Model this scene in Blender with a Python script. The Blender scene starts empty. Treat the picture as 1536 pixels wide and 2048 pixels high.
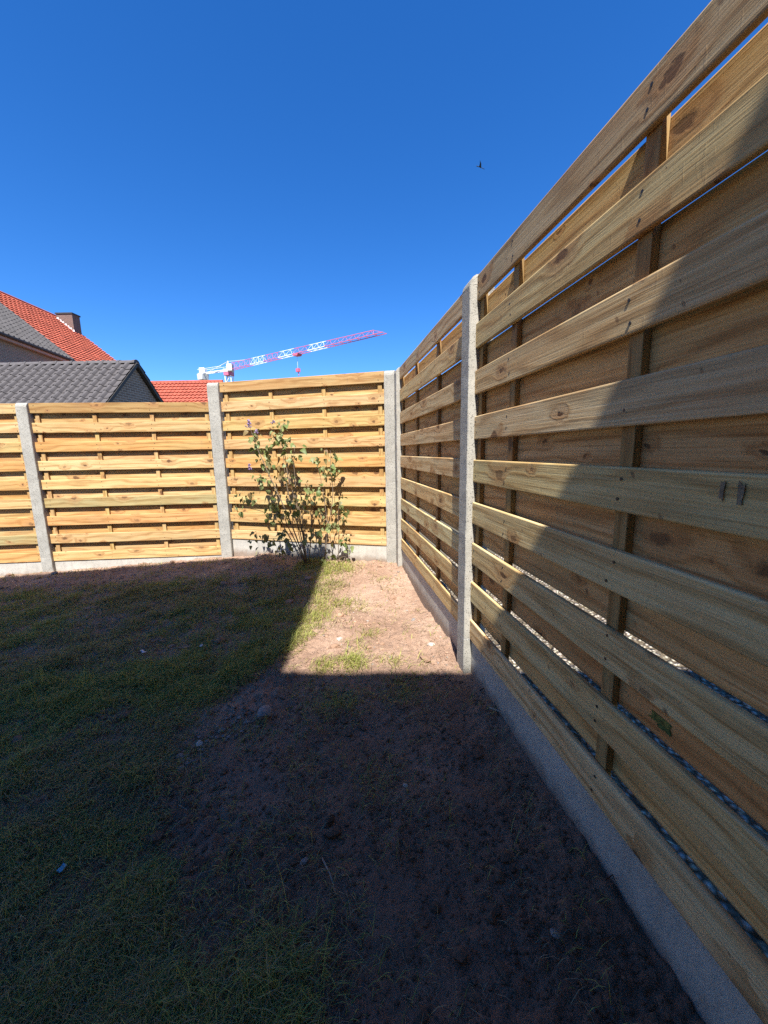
import bpy, bmesh, math, random
import numpy as np
from mathutils import Vector, Matrix

random.seed(7); rng = np.random.default_rng(7)
SC = bpy.context.scene
COL = SC.collection

# ------------------------------------------------------------------ camera
cam = bpy.data.cameras.new('camera'); co = bpy.data.objects.new('camera', cam); COL.objects.link(co)
PITCH, ROLL = 0.1601, -0.0173
cp, sp, cr, sr = math.cos(PITCH), math.sin(PITCH), math.cos(ROLL), math.sin(ROLL)
fw = Vector((0, cp, -sp)); up0 = Vector((0, sp, cp)); rt0 = Vector((1, 0, 0))
rt = cr*rt0 + sr*up0; up = -sr*rt0 + cr*up0
co.matrix_world = Matrix(((rt.x, up.x, -fw.x, 0), (rt.y, up.y, -fw.y, 0), (rt.z, up.z, -fw.z, 1.17), (0, 0, 0, 1)))
cam.sensor_fit = 'HORIZONTAL'; cam.sensor_width = 36; cam.lens = 36*750/1536
cam.clip_start = 0.02; cam.clip_end = 3000
SC.camera = co
SC.cycles.use_denoising = False          # keep the fine grain of wood and soil; a phone picture carries some noise too

# ------------------------------------------------------------------ sky and sun
SUN_EL, SUN_AZ = math.radians(56), math.radians(0.6)     # rays travel along +y
w = bpy.data.worlds.new('World'); SC.world = w; w.use_nodes = True
wn = w.node_tree; bg = wn.nodes['Background']
sky = wn.nodes.new('ShaderNodeTexSky'); sky.sky_type = 'NISHITA'; sky.sun_disc = False
sky.sun_elevation = SUN_EL; sky.sun_rotation = math.pi - SUN_AZ
sky.altitude = 0; sky.air_density = 1.0; sky.dust_density = 0.0; sky.ozone_density = 10.0
hs = wn.nodes.new('ShaderNodeHueSaturation'); hs.inputs['Saturation'].default_value = 1.19; hs.inputs['Hue'].default_value = .507
wn.links.new(sky.outputs[0], hs.inputs['Color']); wn.links.new(hs.outputs[0], bg.inputs['Color']); bg.inputs['Strength'].default_value = 0.093
sl = bpy.data.lights.new('sun', 'SUN'); so = bpy.data.objects.new('sun', sl); COL.objects.link(so)
sl.energy = 5.0; sl.angle = math.radians(0.5); sl.color = (1.0, 0.985, 0.955)
SD = Vector((math.sin(SUN_AZ)*math.cos(SUN_EL), math.cos(SUN_AZ)*math.cos(SUN_EL), -math.sin(SUN_EL)))
so.rotation_euler = SD.to_track_quat('-Z', 'Y').to_euler()
SC.view_settings.view_transform = 'Standard'; SC.view_settings.look = 'None'
SC.view_settings.gamma = 1; SC.view_settings.exposure = 1.25; SC.view_settings.use_curve_mapping = False

# ------------------------------------------------------------------ helpers
def tag(o, label=None, cat=None, group=None, kind=None):
    if label: o['label'] = label
    if cat: o['category'] = cat
    if group: o['group'] = group
    if kind: o['kind'] = kind
    return o

def empty(name, loc=(0, 0, 0), rz=0):
    o = bpy.data.objects.new(name, None); COL.objects.link(o)
    o.location = loc; o.rotation_euler = (0, 0, rz); o.empty_display_size = 0.1
    return o

def link(name, me, mat=None, parent=None, loc=(0, 0, 0), rot=(0, 0, 0)):
    o = bpy.data.objects.new(name, me); COL.objects.link(o)
    if mat and not me.materials: me.materials.append(mat)
    if parent: o.parent = parent
    o.location = loc; o.rotation_euler = rot
    return o

def mesh(name, v, f, smooth=False):
    me = bpy.data.meshes.new(name); me.from_pydata([tuple(p) for p in v], [], f); me.update()
    if smooth: me.polygons.foreach_set('use_smooth', [True]*len(me.polygons))
    return me

class MB:
    """collects simple solids into one mesh"""
    def __init__(s): s.v = []; s.f = []
    def add(s, v, f):
        n = len(s.v); s.v += [tuple(p) for p in v]; s.f += [tuple(i+n for i in q) for q in f]
    def box(s, a, b):
        x0, y0, z0 = a; x1, y1, z1 = b
        s.add([(x0,y0,z0),(x1,y0,z0),(x1,y1,z0),(x0,y1,z0),(x0,y0,z1),(x1,y0,z1),(x1,y1,z1),(x0,y1,z1)],
              [(0,3,2,1),(4,5,6,7),(0,1,5,4),(1,2,6,5),(2,3,7,6),(3,0,4,7)])
    def bar(s, p, q, w, n=4):
        p = Vector(p); q = Vector(q); d = (q-p)
        if d.length < 1e-6: return
        d.normalize(); a = d.cross(Vector((0, 0, 1)))
        if a.length < 1e-3: a = Vector((1, 0, 0))
        a.normalize(); b = d.cross(a); r = w*0.5*(1.414 if n == 4 else 1); v = []
        for e in (p, q):
            for k in range(n):
                t = 2*math.pi*(k+.5)/n; v.append(e + a*math.cos(t)*r + b*math.sin(t)*r)
        f = [(k, (k+1) % n, n+(k+1) % n, n+k) for k in range(n)] + [tuple(range(n-1, -1, -1)), tuple(range(n, 2*n))]
        s.add(v, f)
    def tube(s, pts, r0, r1, n=6):
        P = [Vector(p) for p in pts]; N = len(P); v = []; f = []
        for i, p in enumerate(P):
            d = (P[min(i+1, N-1)] - P[max(i-1, 0)]).normalized()
            a = d.cross(Vector((0.3, 1, 0.1))).normalized(); b = d.cross(a); r = r0 + (r1-r0)*i/(N-1)
            for k in range(n):
                t = 2*math.pi*k/n; v.append(p + a*math.cos(t)*r + b*math.sin(t)*r)
        for i in range(N-1):
            for k in range(n):
                f.append((i*n+k, i*n+(k+1) % n, (i+1)*n+(k+1) % n, (i+1)*n+k))
        f.append(tuple(range(n-1, -1, -1))); f.append(tuple((N-1)*n+k for k in range(n)))
        s.add(v, f)
    def prism(s, poly, axis_vec, origin=(0, 0, 0)):
        a = Vector(axis_vec); n = len(poly)
        v = [Vector(p) for p in poly] + [Vector(p)+a for p in poly]
        s.add(v, [tuple(range(n-1, -1, -1)), tuple(range(n, 2*n))] + [(k, (k+1) % n, n+(k+1) % n, n+k) for k in range(n)])
    def build(s, name, mat, parent=None, smooth=False, **k):
        me = mesh(name, s.v, s.f, smooth)
        bm = bmesh.new(); bm.from_mesh(me); bmesh.ops.recalc_face_normals(bm, faces=bm.faces); bm.to_mesh(me); bm.free()
        return link(name, me, mat, parent, **k)

def fast_mesh(name, V, F, smooth=False, col=None):
    """V (n,3) float, F (m,k) int with constant k"""
    me = bpy.data.meshes.new(name); m, k = F.shape
    me.vertices.add(len(V)); me.vertices.foreach_set('co', V.astype(np.float32).ravel())
    me.loops.add(m*k); me.loops.foreach_set('vertex_index', F.astype(np.int32).ravel())
    me.polygons.add(m); me.polygons.foreach_set('loop_start', (np.arange(m)*k).astype(np.int32))
    me.polygons.foreach_set('use_smooth', np.full(m, smooth))
    me.update(calc_edges=True)
    if col is not None:
        a = me.color_attributes.new('tone', 'FLOAT_COLOR', 'POINT')
        a.data.foreach_set('color', np.c_[col, np.ones(len(col))].astype(np.float32).ravel())
    return me

# value noise in numpy
_tab = rng.random((256, 256)).astype(np.float32)
def vnoise(x, y):
    xi = np.floor(x).astype(int); yi = np.floor(y).astype(int); fx = x-xi; fy = y-yi
    fx = fx*fx*fx*(fx*(fx*6-15)+10); fy = fy*fy*fy*(fy*(fy*6-15)+10)
    a = _tab[xi % 256, yi % 256]; b = _tab[(xi+1) % 256, yi % 256]; c = _tab[xi % 256, (yi+1) % 256]; d = _tab[(xi+1) % 256, (yi+1) % 256]
    return (a*(1-fx)+b*fx)*(1-fy) + (c*(1-fx)+d*fx)*fy
def fbm(x, y, o=4):
    r = 0; a = .5; t = 0
    for i in range(o):
        r = r + a*vnoise(x*2**i+17.3*i, y*2**i+5.1*i); t += a; a *= .5
    return r/t
def sstep(a, b, x):
    t = np.clip((x-a)/(b-a), 0, 1); return t*t*(3-2*t)

# ------------------------------------------------------------------ materials
class NT:
    def __init__(s, name, rough=.8):
        s.m = bpy.data.materials.new(name); s.m.use_nodes = True; s.t = s.m.node_tree
        s.b = s.t.nodes['Principled BSDF']; s.b.inputs['Roughness'].default_value = rough
        s.b.inputs['Specular IOR Level'].default_value = .3
    def n(s, typ, ins=None, **kw):
        x = s.t.nodes.new('ShaderNode'+typ)
        for k, v in kw.items(): setattr(x, k, v)
        for k, v in (ins or {}).items():
            if hasattr(v, 'links') or isinstance(v, bpy.types.NodeSocket): s.t.links.new(v, x.inputs[k])
            else: x.inputs[k].default_value = v
        return x
    def math(s, op, a, b=0.0, c=0.0, clamp=False):
        return s.n('Math', {0: a, 1: b, 2: c}, operation=op, use_clamp=clamp).outputs[0]
    def ramp(s, fac, stops):
        r = s.n('ValToRGB', {0: fac}); e = r.color_ramp.elements
        while len(e) < len(stops): e.new(.5)
        for q, (p, c) in zip(e, stops): q.position = p; q.color = (*c, 1) if len(c) == 3 else c
        return r.outputs[0]
    def mr(s, v, a, b, c=0., d=1.):
        return s.n('MapRange', {0: v, 1: a, 2: b, 3: c, 4: d}, interpolation_type='SMOOTHSTEP').outputs[0]
    def mix(s, f, a, b, mode='MIX'):
        x = s.n('Mix', data_type='RGBA', blend_type=mode)
        for k, v in ((0, f), (6, a), (7, b)):
            if isinstance(v, bpy.types.NodeSocket): s.t.links.new(v, x.inputs[k])
            else: x.inputs[k].default_value = v if k == 0 else (*v, 1)
        return x.outputs[2]
    def noise(s, vec, scale, detail=4, rough=.55, dist=0):
        return s.n('TexNoise', {'Vector': vec, 'Scale': scale, 'Detail': detail, 'Roughness': rough, 'Distortion': dist}).outputs[0]
    def vmul(s, v, m): return s.n('VectorMath', {0: v, 1: m}, operation='MULTIPLY').outputs[0]
    def vadd(s, v, m): return s.n('VectorMath', {0: v, 1: m}, operation='ADD').outputs[0]
    def color(s, c): s.t.links.new(c, s.b.inputs['Base Color'])
    def bump(s, h, dist, strength=1.0, prev=None):
        i = {'Height': h, 'Distance': dist, 'Strength': strength}
        if prev: i['Normal'] = prev
        return s.n('Bump', i).outputs[0]
    def norm(s, n): s.t.links.new(n, s.b.inputs['Normal'])
    def obj(s): return s.n('TexCoord').outputs['Object']

def wood_material():
    M = NT('treated_pine', .78)
    oi = M.n('ObjectInfo'); rnd = oi.outputs['Random']; tint = oi.outputs['Color']
    off = M.n('CombineXYZ', {0: M.math('MULTIPLY', rnd, 37.0), 1: M.math('MULTIPLY', rnd, 11.0), 2: M.math('MULTIPLY', rnd, 53.0)}).outputs[0]
    v = M.vadd(M.obj(), off)
    # knots: one voronoi cell in three holds one
    sx = M.n('SeparateXYZ', {0: v}).outputs
    kv = M.n('CombineXYZ', {0: M.math('MULTIPLY', sx[0], 4.3), 1: M.math('MULTIPLY', sx[2], 7.5)}).outputs[0]
    kv = M.vadd(kv, M.vmul(M.n('TexNoise', {'Vector': v, 'Scale': 34.0, 'Detail': 3}).outputs[1], (.26, .24, 0)))
    vo = M.n('TexVoronoi', {'Vector': kv, 'Scale': 1.0, 'Randomness': 1.0}, voronoi_dimensions='2D')
    d = vo.outputs['Distance']; sel = M.n('SeparateColor', {0: vo.outputs['Color']}).outputs
    has = M.math('GREATER_THAN', sel[0], .54)
    size = M.math('MULTIPLY_ADD', M.math('POWER', sel[1], 1.6), .15, .045)
    core = M.math('MULTIPLY', M.mr(M.math('DIVIDE', d, size), .55, 1.05, 1., 0.), has)
    halo = M.math('MULTIPLY', M.mr(M.math('DIVIDE', d, size), .9, 3.6, 1., 0.), has)
    # growth rings bend round the knots
    bend = M.noise(M.vmul(v, (1.1, 1.5, 5.0)), 1.0, 3)
    ph = M.math('ADD', M.math('MULTIPLY', sx[2], 95.0), M.math('MULTIPLY', sx[1], 60.0))
    ph = M.math('ADD', ph, M.math('MULTIPLY', bend, 26.0)); ph = M.math('ADD', ph, M.math('MULTIPLY', halo, 5.0))
    ring = M.math('MULTIPLY_ADD', M.math('SINE', ph), .5, .5)
    ring = M.math('POWER', ring, 2.2)
    streak = M.noise(M.vmul(v, (3.0, 60.0, 190.0)), 1.0, 5, .6)
    fibre = M.noise(M.vmul(v, (14.0, 200.0, 620.0)), 1.0, 3, .6)
    blotch = M.noise(M.vmul(v, (2.0, 4.0, 9.0)), 1.0, 4)
    g = M.math('ADD', M.math('MULTIPLY', ring, .42), M.math('MULTIPLY', M.mr(streak, .3, .72), .40))
    g = M.math('ADD', g, M.math('MULTIPLY', fibre, .22))
    c = M.ramp(g, [(0.08, (.630, .465, .235)), (.42, (.530, .350, .152)), (.92, (.310, .168, .058))])
    line = M.noise(M.vmul(v, (2.2, 40.0, 150.0)), 1.3, 3, .5)
    c = M.mix(M.math('MULTIPLY', M.mr(line, .585, .65), .42), c, (.235, .125, .045))
    c = M.mix(M.math('MULTIPLY', M.mr(line, .40, .34), .30), c, (.70, .55, .32))
    c = M.mix(M.math('MULTIPLY', M.mr(blotch, .42, .75), .45), c, (.44, .215, .075))
    green = M.noise(M.vmul(v, (1.3, 3.0, 5.5)), 1.7, 3)
    c = M.mix(M.math('MULTIPLY', M.mr(green, .48, .72), .42), c, (.43, .36, .19))
    c = M.mix(1.0, c, tint, 'MULTIPLY')
    c = M.mix(M.math('MULTIPLY', halo, .55), c, (.36, .175, .065))
    c = M.mix(M.math('MULTIPLY', core, M.math('MULTIPLY_ADD', sel[2], .5, .42)), c, (.105, .046, .019))
    nk = M.n('TexVoronoi', {'Vector': M.n('CombineXYZ', {0: M.math('ADD', M.math('MULTIPLY', sx[0], 17.0), M.math('MULTIPLY', sx[2], 6.0)), 1: M.math('MULTIPLY_ADD', sx[2], 11.0, 3.3)}).outputs[0], 'Scale': 1.0}, voronoi_dimensions='2D'); ns = M.n('SeparateColor', {0: nk.outputs['Color']}).outputs
    nick = M.math('MULTIPLY', M.mr(M.math('DIVIDE', nk.outputs['Distance'], M.math('MULTIPLY_ADD', ns[1], .11, .03)), .4, 1., 1., 0.), M.math('GREATER_THAN', ns[0], .86))
    c = M.mix(M.math('MULTIPLY', nick, M.math('MULTIPLY_ADD', ns[2], .6, .3)), c, (.13, .065, .03))
    smear = M.noise(M.vmul(v, (6.0, 10.0, 3.0)), 1.0, 5, .65)
    c = M.mix(M.math('MULTIPLY', M.mr(smear, .58, .78), .30), c, (.16, .125, .085))
    M.color(c)
    h = M.math('ADD', M.math('MULTIPLY', streak, .8), M.math('MULTIPLY', ring, .35)); h = M.math('SUBTRACT', h, M.math('MULTIPLY', core, .7))
    b = M.bump(h, .0013, .8); b = M.bump(fibre, .0006, .7, b)
    saw = M.noise(M.vmul(v, (90.0, 20.0, 14.0)), 1.0, 2); b = M.bump(M.mr(saw, .62, .74), .0004, .5, b)
    M.norm(b)
    return M.m

def concrete_material(name, base, speck=.5, splash=False):
    M = NT(name, .9); v = M.obj(); oi = M.n('ObjectInfo')
    v = M.vadd(v, M.n('CombineXYZ', {0: M.math('MULTIPLY', oi.outputs['Random'], 9.), 2: M.math('MULTIPLY', oi.outputs['Random'], 5.)}).outputs[0])
    big = M.noise(v, 5.0, 5); mid = M.noise(v, 38.0, 4); fine = M.noise(v, 230.0, 3, .6)
    c = M.ramp(big, [(.25, tuple(x*.78 for x in base)), (.7, tuple(x*1.12 for x in base))])
    c = M.mix(M.math('MULTIPLY', M.mr(mid, .45, .75), .35), c, tuple(x*.55 for x in base))
    c = M.mix(M.math('MULTIPLY', M.mr(fine, .58, .72), speck), c, tuple(x*.35 for x in base))
    dots = M.n('TexVoronoi', {'Vector': M.vmul(v, (1.0, 1.0, .6)), 'Scale': 150.0}); ds = M.n('SeparateColor', {0: dots.outputs['Color']}).outputs
    c = M.mix(M.math('MULTIPLY', M.math('MULTIPLY', M.mr(dots.outputs['Distance'], .25, .45, 1., 0.), M.math('GREATER_THAN', ds[0], .66)), speck), c, tuple(x*.34 for x in base))
    # pale scuffs where straps and spacers rubbed across
    sc = M.noise(M.vmul(v, (3.0, 3.0, 30.0)), 1.0, 3, .7)
    c = M.mix(M.math('MULTIPLY', M.mr(sc, .66, .74), .6), c, (.62, .60, .56))
    if splash:
        z = M.n('SeparateXYZ', {0: M.obj()}).outputs[2]
        sm = M.math('ADD', z, M.math('MULTIPLY', M.noise(v, 14.0, 5, .65), .11))
        c = M.mix(M.math('MULTIPLY', M.mr(sm, -.045, -.13), .75), c, (.20, .13, .085))
        run = M.noise(M.vmul(v, (22.0, 22.0, 1.2)), 1.0, 3)
        c = M.mix(M.math('MULTIPLY', M.mr(run, .52, .72), .35), c, tuple(x*.62 for x in base))
    M.color(c)
    pit = M.n('TexVoronoi', {'Vector': v, 'Scale': 95.0}).outputs['Distance']
    b = M.bump(fine, .0022, .8); b = M.bump(M.mr(pit, .08, .22), .0015, .6, b); M.norm(b)
    return M.m

def soil_material():
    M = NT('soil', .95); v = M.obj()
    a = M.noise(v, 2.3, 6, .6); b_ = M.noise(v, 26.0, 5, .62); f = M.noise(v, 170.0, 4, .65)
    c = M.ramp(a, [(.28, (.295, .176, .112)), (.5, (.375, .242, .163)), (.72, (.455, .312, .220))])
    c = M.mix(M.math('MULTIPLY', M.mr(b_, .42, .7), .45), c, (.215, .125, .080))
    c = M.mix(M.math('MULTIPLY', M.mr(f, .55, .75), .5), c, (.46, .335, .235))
    # shade painted into the soil nearer the house, dry and sandy towards the back
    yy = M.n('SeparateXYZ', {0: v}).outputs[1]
    near_shade = M.math('MULTIPLY', M.mr(M.math('ADD', yy, M.math('MULTIPLY', a, 1.2)), 1.2, 3.2, 1., 0.), .60)
    c = M.mix(near_shade, c, (.115, .066, .046))
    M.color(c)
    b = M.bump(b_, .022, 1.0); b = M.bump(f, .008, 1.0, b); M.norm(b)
    return M.m

def plain(name, col, rough=.6, var=.15, scale=8., bump=0.0, metal=0.):
    M = NT(name, rough); v = M.obj(); a = M.noise(v, scale, 4)
    M.color(M.ramp(a, [(.3, tuple(x*(1-var) for x in col)), (.7, tuple(min(1, x*(1+var)) for x in col))]))
    M.b.inputs['Metallic'].default_value = metal
    if bump: M.norm(M.bump(M.noise(v, scale*6, 3), bump, .7))
    return M.m

def brick_material(name, c1, c2, mortar, scale=1.0):
    M = NT(name, .9); g = M.n('TexCoord').outputs['Object']; s = M.n('SeparateXYZ', {0: g}).outputs
    vec = M.n('CombineXYZ', {0: M.math('ADD', s[0], s[1]), 1: s[2], 2: 0.}).outputs[0]
    br = M.n('TexBrick', {'Vector': vec, 'Color1': (*c1, 1), 'Color2': (*c2, 1), 'Mortar': (*mortar, 1), 'Scale': scale,
                          'Mortar Size': .010, 'Mortar Smooth': .1, 'Bias': 0., 'Brick Width': .21, 'Row Height': .065})
    M.color(M.mix(M.math('MULTIPLY', M.noise(g, 3., 4), .35), br.outputs[0], tuple(x*.6 for x in c1)))
    M.norm(M.bump(M.math('SUBTRACT', 1.0, br.outputs[1]), .008, .8))
    return M.m

def tone_material(name, rough=.7, trans=0.0):
    M = NT(name, rough); a = M.n('VertexColor', layer_name='tone').outputs[0]
    M.color(a)
    if trans:
        out = M.t.nodes['Material Output']; t = M.n('BsdfTranslucent', {'Color': a}).outputs[0]
        M.t.links.new(M.n('MixShader', {0: trans, 1: M.b.outputs[0], 2: t}).outputs[0], out.inputs[0])
    return M.m

WOOD = wood_material()
CONC_POST = concrete_material('post_concrete', (.36, .335, .285), 1.0)
CONC_PLATE = concrete_material('plate_concrete', (.45, .415, .355), .25, True)
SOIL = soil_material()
GRASS_M = tone_material('grass_blade', .6, .4)
CLOD_M = tone_material('loose_soil', .95)
STEEL = plain('screw_steel', (.04, .035, .03), .5)

# ------------------------------------------------------------------ where the fence stands (metres, camera at x=y=0)
TH = -0.145
DV = Vector((math.sin(TH), math.cos(TH), 0)); NV = Vector((math.cos(TH), -math.sin(TH), 0))
D0 = 0.7154
def rp(s, off=0.0): return NV*(D0+off) + DV*s                      # a point along the right fence line
LL = Vector((-3.8821, 4.2616, 0)); LR = Vector((-1.9696, 4.4173, 0))
ML = Vector((-1.8285, 4.4000, 0)); MR = Vector((0.0216, 3.9265, 0))
dL = (LR-LL).normalized(); dM = (MR-ML).normalized()
ZR, ZL = 1.966, 1.7613                                              # tops of the high and the low panels
H, BW, TB, TT = 1.8, .1115, .0185, .0215                            # panel height, board width, board and batten thickness
PIT = (H-BW)/8

def ground_z(x, y):
    x = np.asarray(x, float); y = np.asarray(y, float)
    z = -.012 - .056*np.log1p(np.exp((-x-1.15)*4))/4
    sR = x*DV.x + y*DV.y; off = x*NV.x + y*NV.y - D0
    z = z - .055*np.exp(-((sR-2.9)/.75)**2)*sstep(-1.2, -.1, off)    # the soil dips along the far right panel
    z = z + .045*sstep(.9, .1, np.abs(y-(4.1+.02*x)))*sstep(-1.75, -1.3, x)*sstep(-.9, -1.3, x)   # heaps at the foot of the back fence
    return z
def bumps(x, y):
    r = .034*(fbm(x*2.1, y*2.1, 3)-.5) + .030*(fbm(x*9, y*9, 3)-.5)
    r = r + .030*np.abs(fbm(x*24+3, y*24, 3)-.5)*2*sstep(.35, .7, fbm(x*3+9, y*3, 2))
    return r + .011*(fbm(x*60, y*60, 2)-.5)
def gz(x, y): return ground_z(x, y) + bumps(np.asarray(x, float), np.asarray(y, float))

# ------------------------------------------------------------------ ground
xs = [-9.0]
while xs[-1] < -4.5: xs.append(xs[-1]+.09)
while xs[-1] < 1.25: xs.append(xs[-1] + max(.0105, .0085*abs(xs[-1])))
ys = [-1.6]
while ys[-1] < .3: ys.append(ys[-1]+.06)
while ys[-1] < 4.62: ys.append(ys[-1] + max(.0085, .0075*ys[-1]))
X, Y = np.meshgrid(np.array(xs), np.array(ys)); Z = gz(X, Y)
outR = X*NV.x + Y*NV.y - D0 - .028
def outside(p, d):   # distance beyond a back fence line
    return -( (X-p.x)*d.y - (Y-p.y)*d.x ) - .028
outB = np.where(X < -1.9, outside(LL, dL), outside(ML, dM))
Z = np.where((outR > .0) | (outB > .0), -.42, Z)
nx, ny = len(xs), len(ys); I = np.arange(nx*ny).reshape(ny, nx)
F = np.stack([I[:-1, :-1], I[:-1, 1:], I[1:, 1:], I[1:, :-1]], -1).reshape(-1, 4)
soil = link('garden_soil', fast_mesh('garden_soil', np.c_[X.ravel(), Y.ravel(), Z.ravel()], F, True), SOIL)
tag(soil, kind='structure')
GR_FAR = plain('far_ground', (.10, .085, .055), .95, .3, .5)
tag(link('ground', mesh('ground', [(-900, -900, -.45), (900, -900, -.45), (900, 900, -.45), (-900, 900, -.45)], [(0, 1, 2, 3)]), GR_FAR), kind='structure')

# neighbour's gravel beyond the right fence
GM = NT('gravel', .9); gv = GM.obj(); vo = GM.n('TexVoronoi', {'Vector': gv, 'Scale': 42.0})
GM.color(GM.mix(GM.mr(vo.outputs['Distance'], .2, .6), GM.n('HueSaturation', {'Color': vo.outputs['Color'], 'Saturation': .10, 'Value': .62}).outputs[0], (.12, .105, .085)))
GM.color(GM.mix(1.0, GM.t.links and GM.b.inputs['Base Color'].links[0].from_socket, (1.0, .86, .66), 'MULTIPLY'))
GM.norm(GM.bump(GM.math('SUBTRACT', 1.0, vo.outputs['Distance']), .035, 1.0))
a0, a1 = rp(-3, .05), rp(3.9, .05); b1, b0 = rp(3.9, 9), rp(-3, 9)
gs = []
NU, NW = 220, 90; gvx = []
for i in range(NU+1):
    for j in range(NW+1):
        s = -1.0 + 5.0*i/NU; o = .05 + 2.2*(j/NW)**1.3; p = rp(s, o); gvx.append((p.x, p.y))
gvx = np.array(gvx); zz = -.03 + .03*(fbm(gvx[:, 0]*40, gvx[:, 1]*40, 2)-.5)
I = np.arange((NU+1)*(NW+1)).reshape(NU+1, NW+1); F = np.stack([I[:-1, :-1], I[:-1, 1:], I[1:, 1:], I[1:, :-1]], -1).reshape(-1, 4)[:, ::-1]
tag(link('gravel_path', fast_mesh('gravel_path', np.c_[gvx, zz], F), GM.m), kind='structure')

# ------------------------------------------------------------------ houses behind the viewer that shade the garden
TAN = math.tan(SUN_EL)
BRK_DARK = brick_material('brown_brick', (.16, .10, .075), (.11, .075, .06), (.20, .18, .16))
BRK_GREY = brick_material('grey_brown_brick', (.26, .19, .135), (.17, .13, .10), (.42, .36, .29))
WHITE = plain('white_frame', (.75, .75, .73), .5, .05)
GLASS = NT('window_glass', .06); GLASS.b.inputs['Base Color'].default_value = (.03, .035, .04, 1); GLASS = GLASS.m
ROOF_FELT = plain('roof_felt', (.05, .05, .05), .9, .2)
YB = -1.6
hm = (4.215-YB)*TAN; hl = (1.868-YB)*TAN
BRK_PALE = brick_material('pale_brick', (.46, .36, .26), (.40, .31, .23), (.48, .44, .38))
hh = empty('house', (-4.5, YB-4, 0)); tag(hh, 'pale brick house with flat roofs and a lower wing to the right, behind the viewer', 'house')
m = MB()
def he(ye): return (ye-YB)*TAN
m.prism([(-1.2, 3.96, 0), (3.913, 3.96, 0), (3.913, 3.96, hl-.02), (3.793, 3.96, hm-.16), (2.3, 3.96, he(4.27)-.16), (-.3, 3.96, he(4.0)-.16), (-1.2, 3.96, he(3.9)-.16)], (0, -7.9, 0))
m.box((3.5, -3.9, 0), (6.9, 3.94, hl-.14))
m.build('wall', BRK_PALE, hh)
m = MB(); m.prism([(3.80, 4.0, hm-.157), (3.80, 4.0, hm), (2.3, 4.0, he(4.27)), (-.3, 4.0, he(4.0)), (-1.4, 4.0, he(3.88)), (-1.4, 4.0, he(3.88)-.157), (-.3, 4.0, he(4.0)-.157), (2.3, 4.0, he(4.27)-.157)], (0, -8.1, 0)); m.box((3.6, -4.1, hl-.137), (7.0, 4.0, hl)); m.build('roof', ROOF_FELT, hh)
for (x0, z0, ww, wh) in ((-.7, .9, 1.1, 1.3), (-.7, 4.0, 1.1, 1.2), (2.0, 4.0, 1.2, 1.2), (2.2, .9, 1.4, 1.3), (4.9, .9, 1.4, 1.3), (5.0, 3.3, 1.2, 1.1)):
    m = MB(); t = .07
    for a, b in (((x0, 3.9, z0), (x0+ww, 3.985, z0+t)), ((x0, 3.9, z0+wh-t), (x0+ww, 3.985, z0+wh)), ((x0, 3.9, z0+t), (x0+t, 3.985, z0+wh-t)), ((x0+ww-t, 3.9, z0+t), (x0+ww, 3.985, z0+wh-t))): m.box(a, b)
    f = m.build('window', WHITE, hh); m = MB(); m.box((x0+t, 3.93, z0+t), (x0+ww-t, 3.97, z0+wh-t)); m.build('pane', GLASS, f)
m = MB(); m.box((.6, 3.9, 0), (1.6, 3.98, 2.15)); m.build('door', WHITE, hh)

# ------------------------------------------------------------------ fence panels
def board_mesh(name, L, w, t, r=.005, seg=8, bow=.0):
    prof = []
    for cy, cz, a0 in ((t-r, w/2-r, 0), (r, w/2-r, 90), (r, -w/2+r, 180), (t-r, -w/2+r, 270)):
        for k in (0, 45, 90):
            a = math.radians(a0+k); prof.append((cy+r*math.cos(a), cz+r*math.sin(a)))
    n = len(prof); v = []; f = []
    for i in range(seg+1):
        x = L*i/seg; e = 0 if 0 < i < seg else 1
        bz = bow*math.sin(math.pi*i/seg); by = .6*bow*math.sin(2.2*math.pi*i/seg+name.__hash__() % 7)
        for (y, z) in prof: v.append((x, t/2+(y-t/2)*(1-.08*e)+by, z*(1-.012*e)+bz))
    for i in range(seg):
        for k in range(n): f.append((i*n+k, i*n+(k+1) % n, (i+1)*n+(k+1) % n, (i+1)*n+k))
    f.append(tuple(range(n-1, -1, -1))); f.append(tuple(seg*n+k for k in range(n)))
    me = mesh(name, v, f); bm = bmesh.new(); bm.from_mesh(me); bmesh.ops.recalc_face_normals(bm, faces=bm.faces); bm.to_mesh(me); bm.free()
    me.materials.append(WOOD); return me

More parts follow.
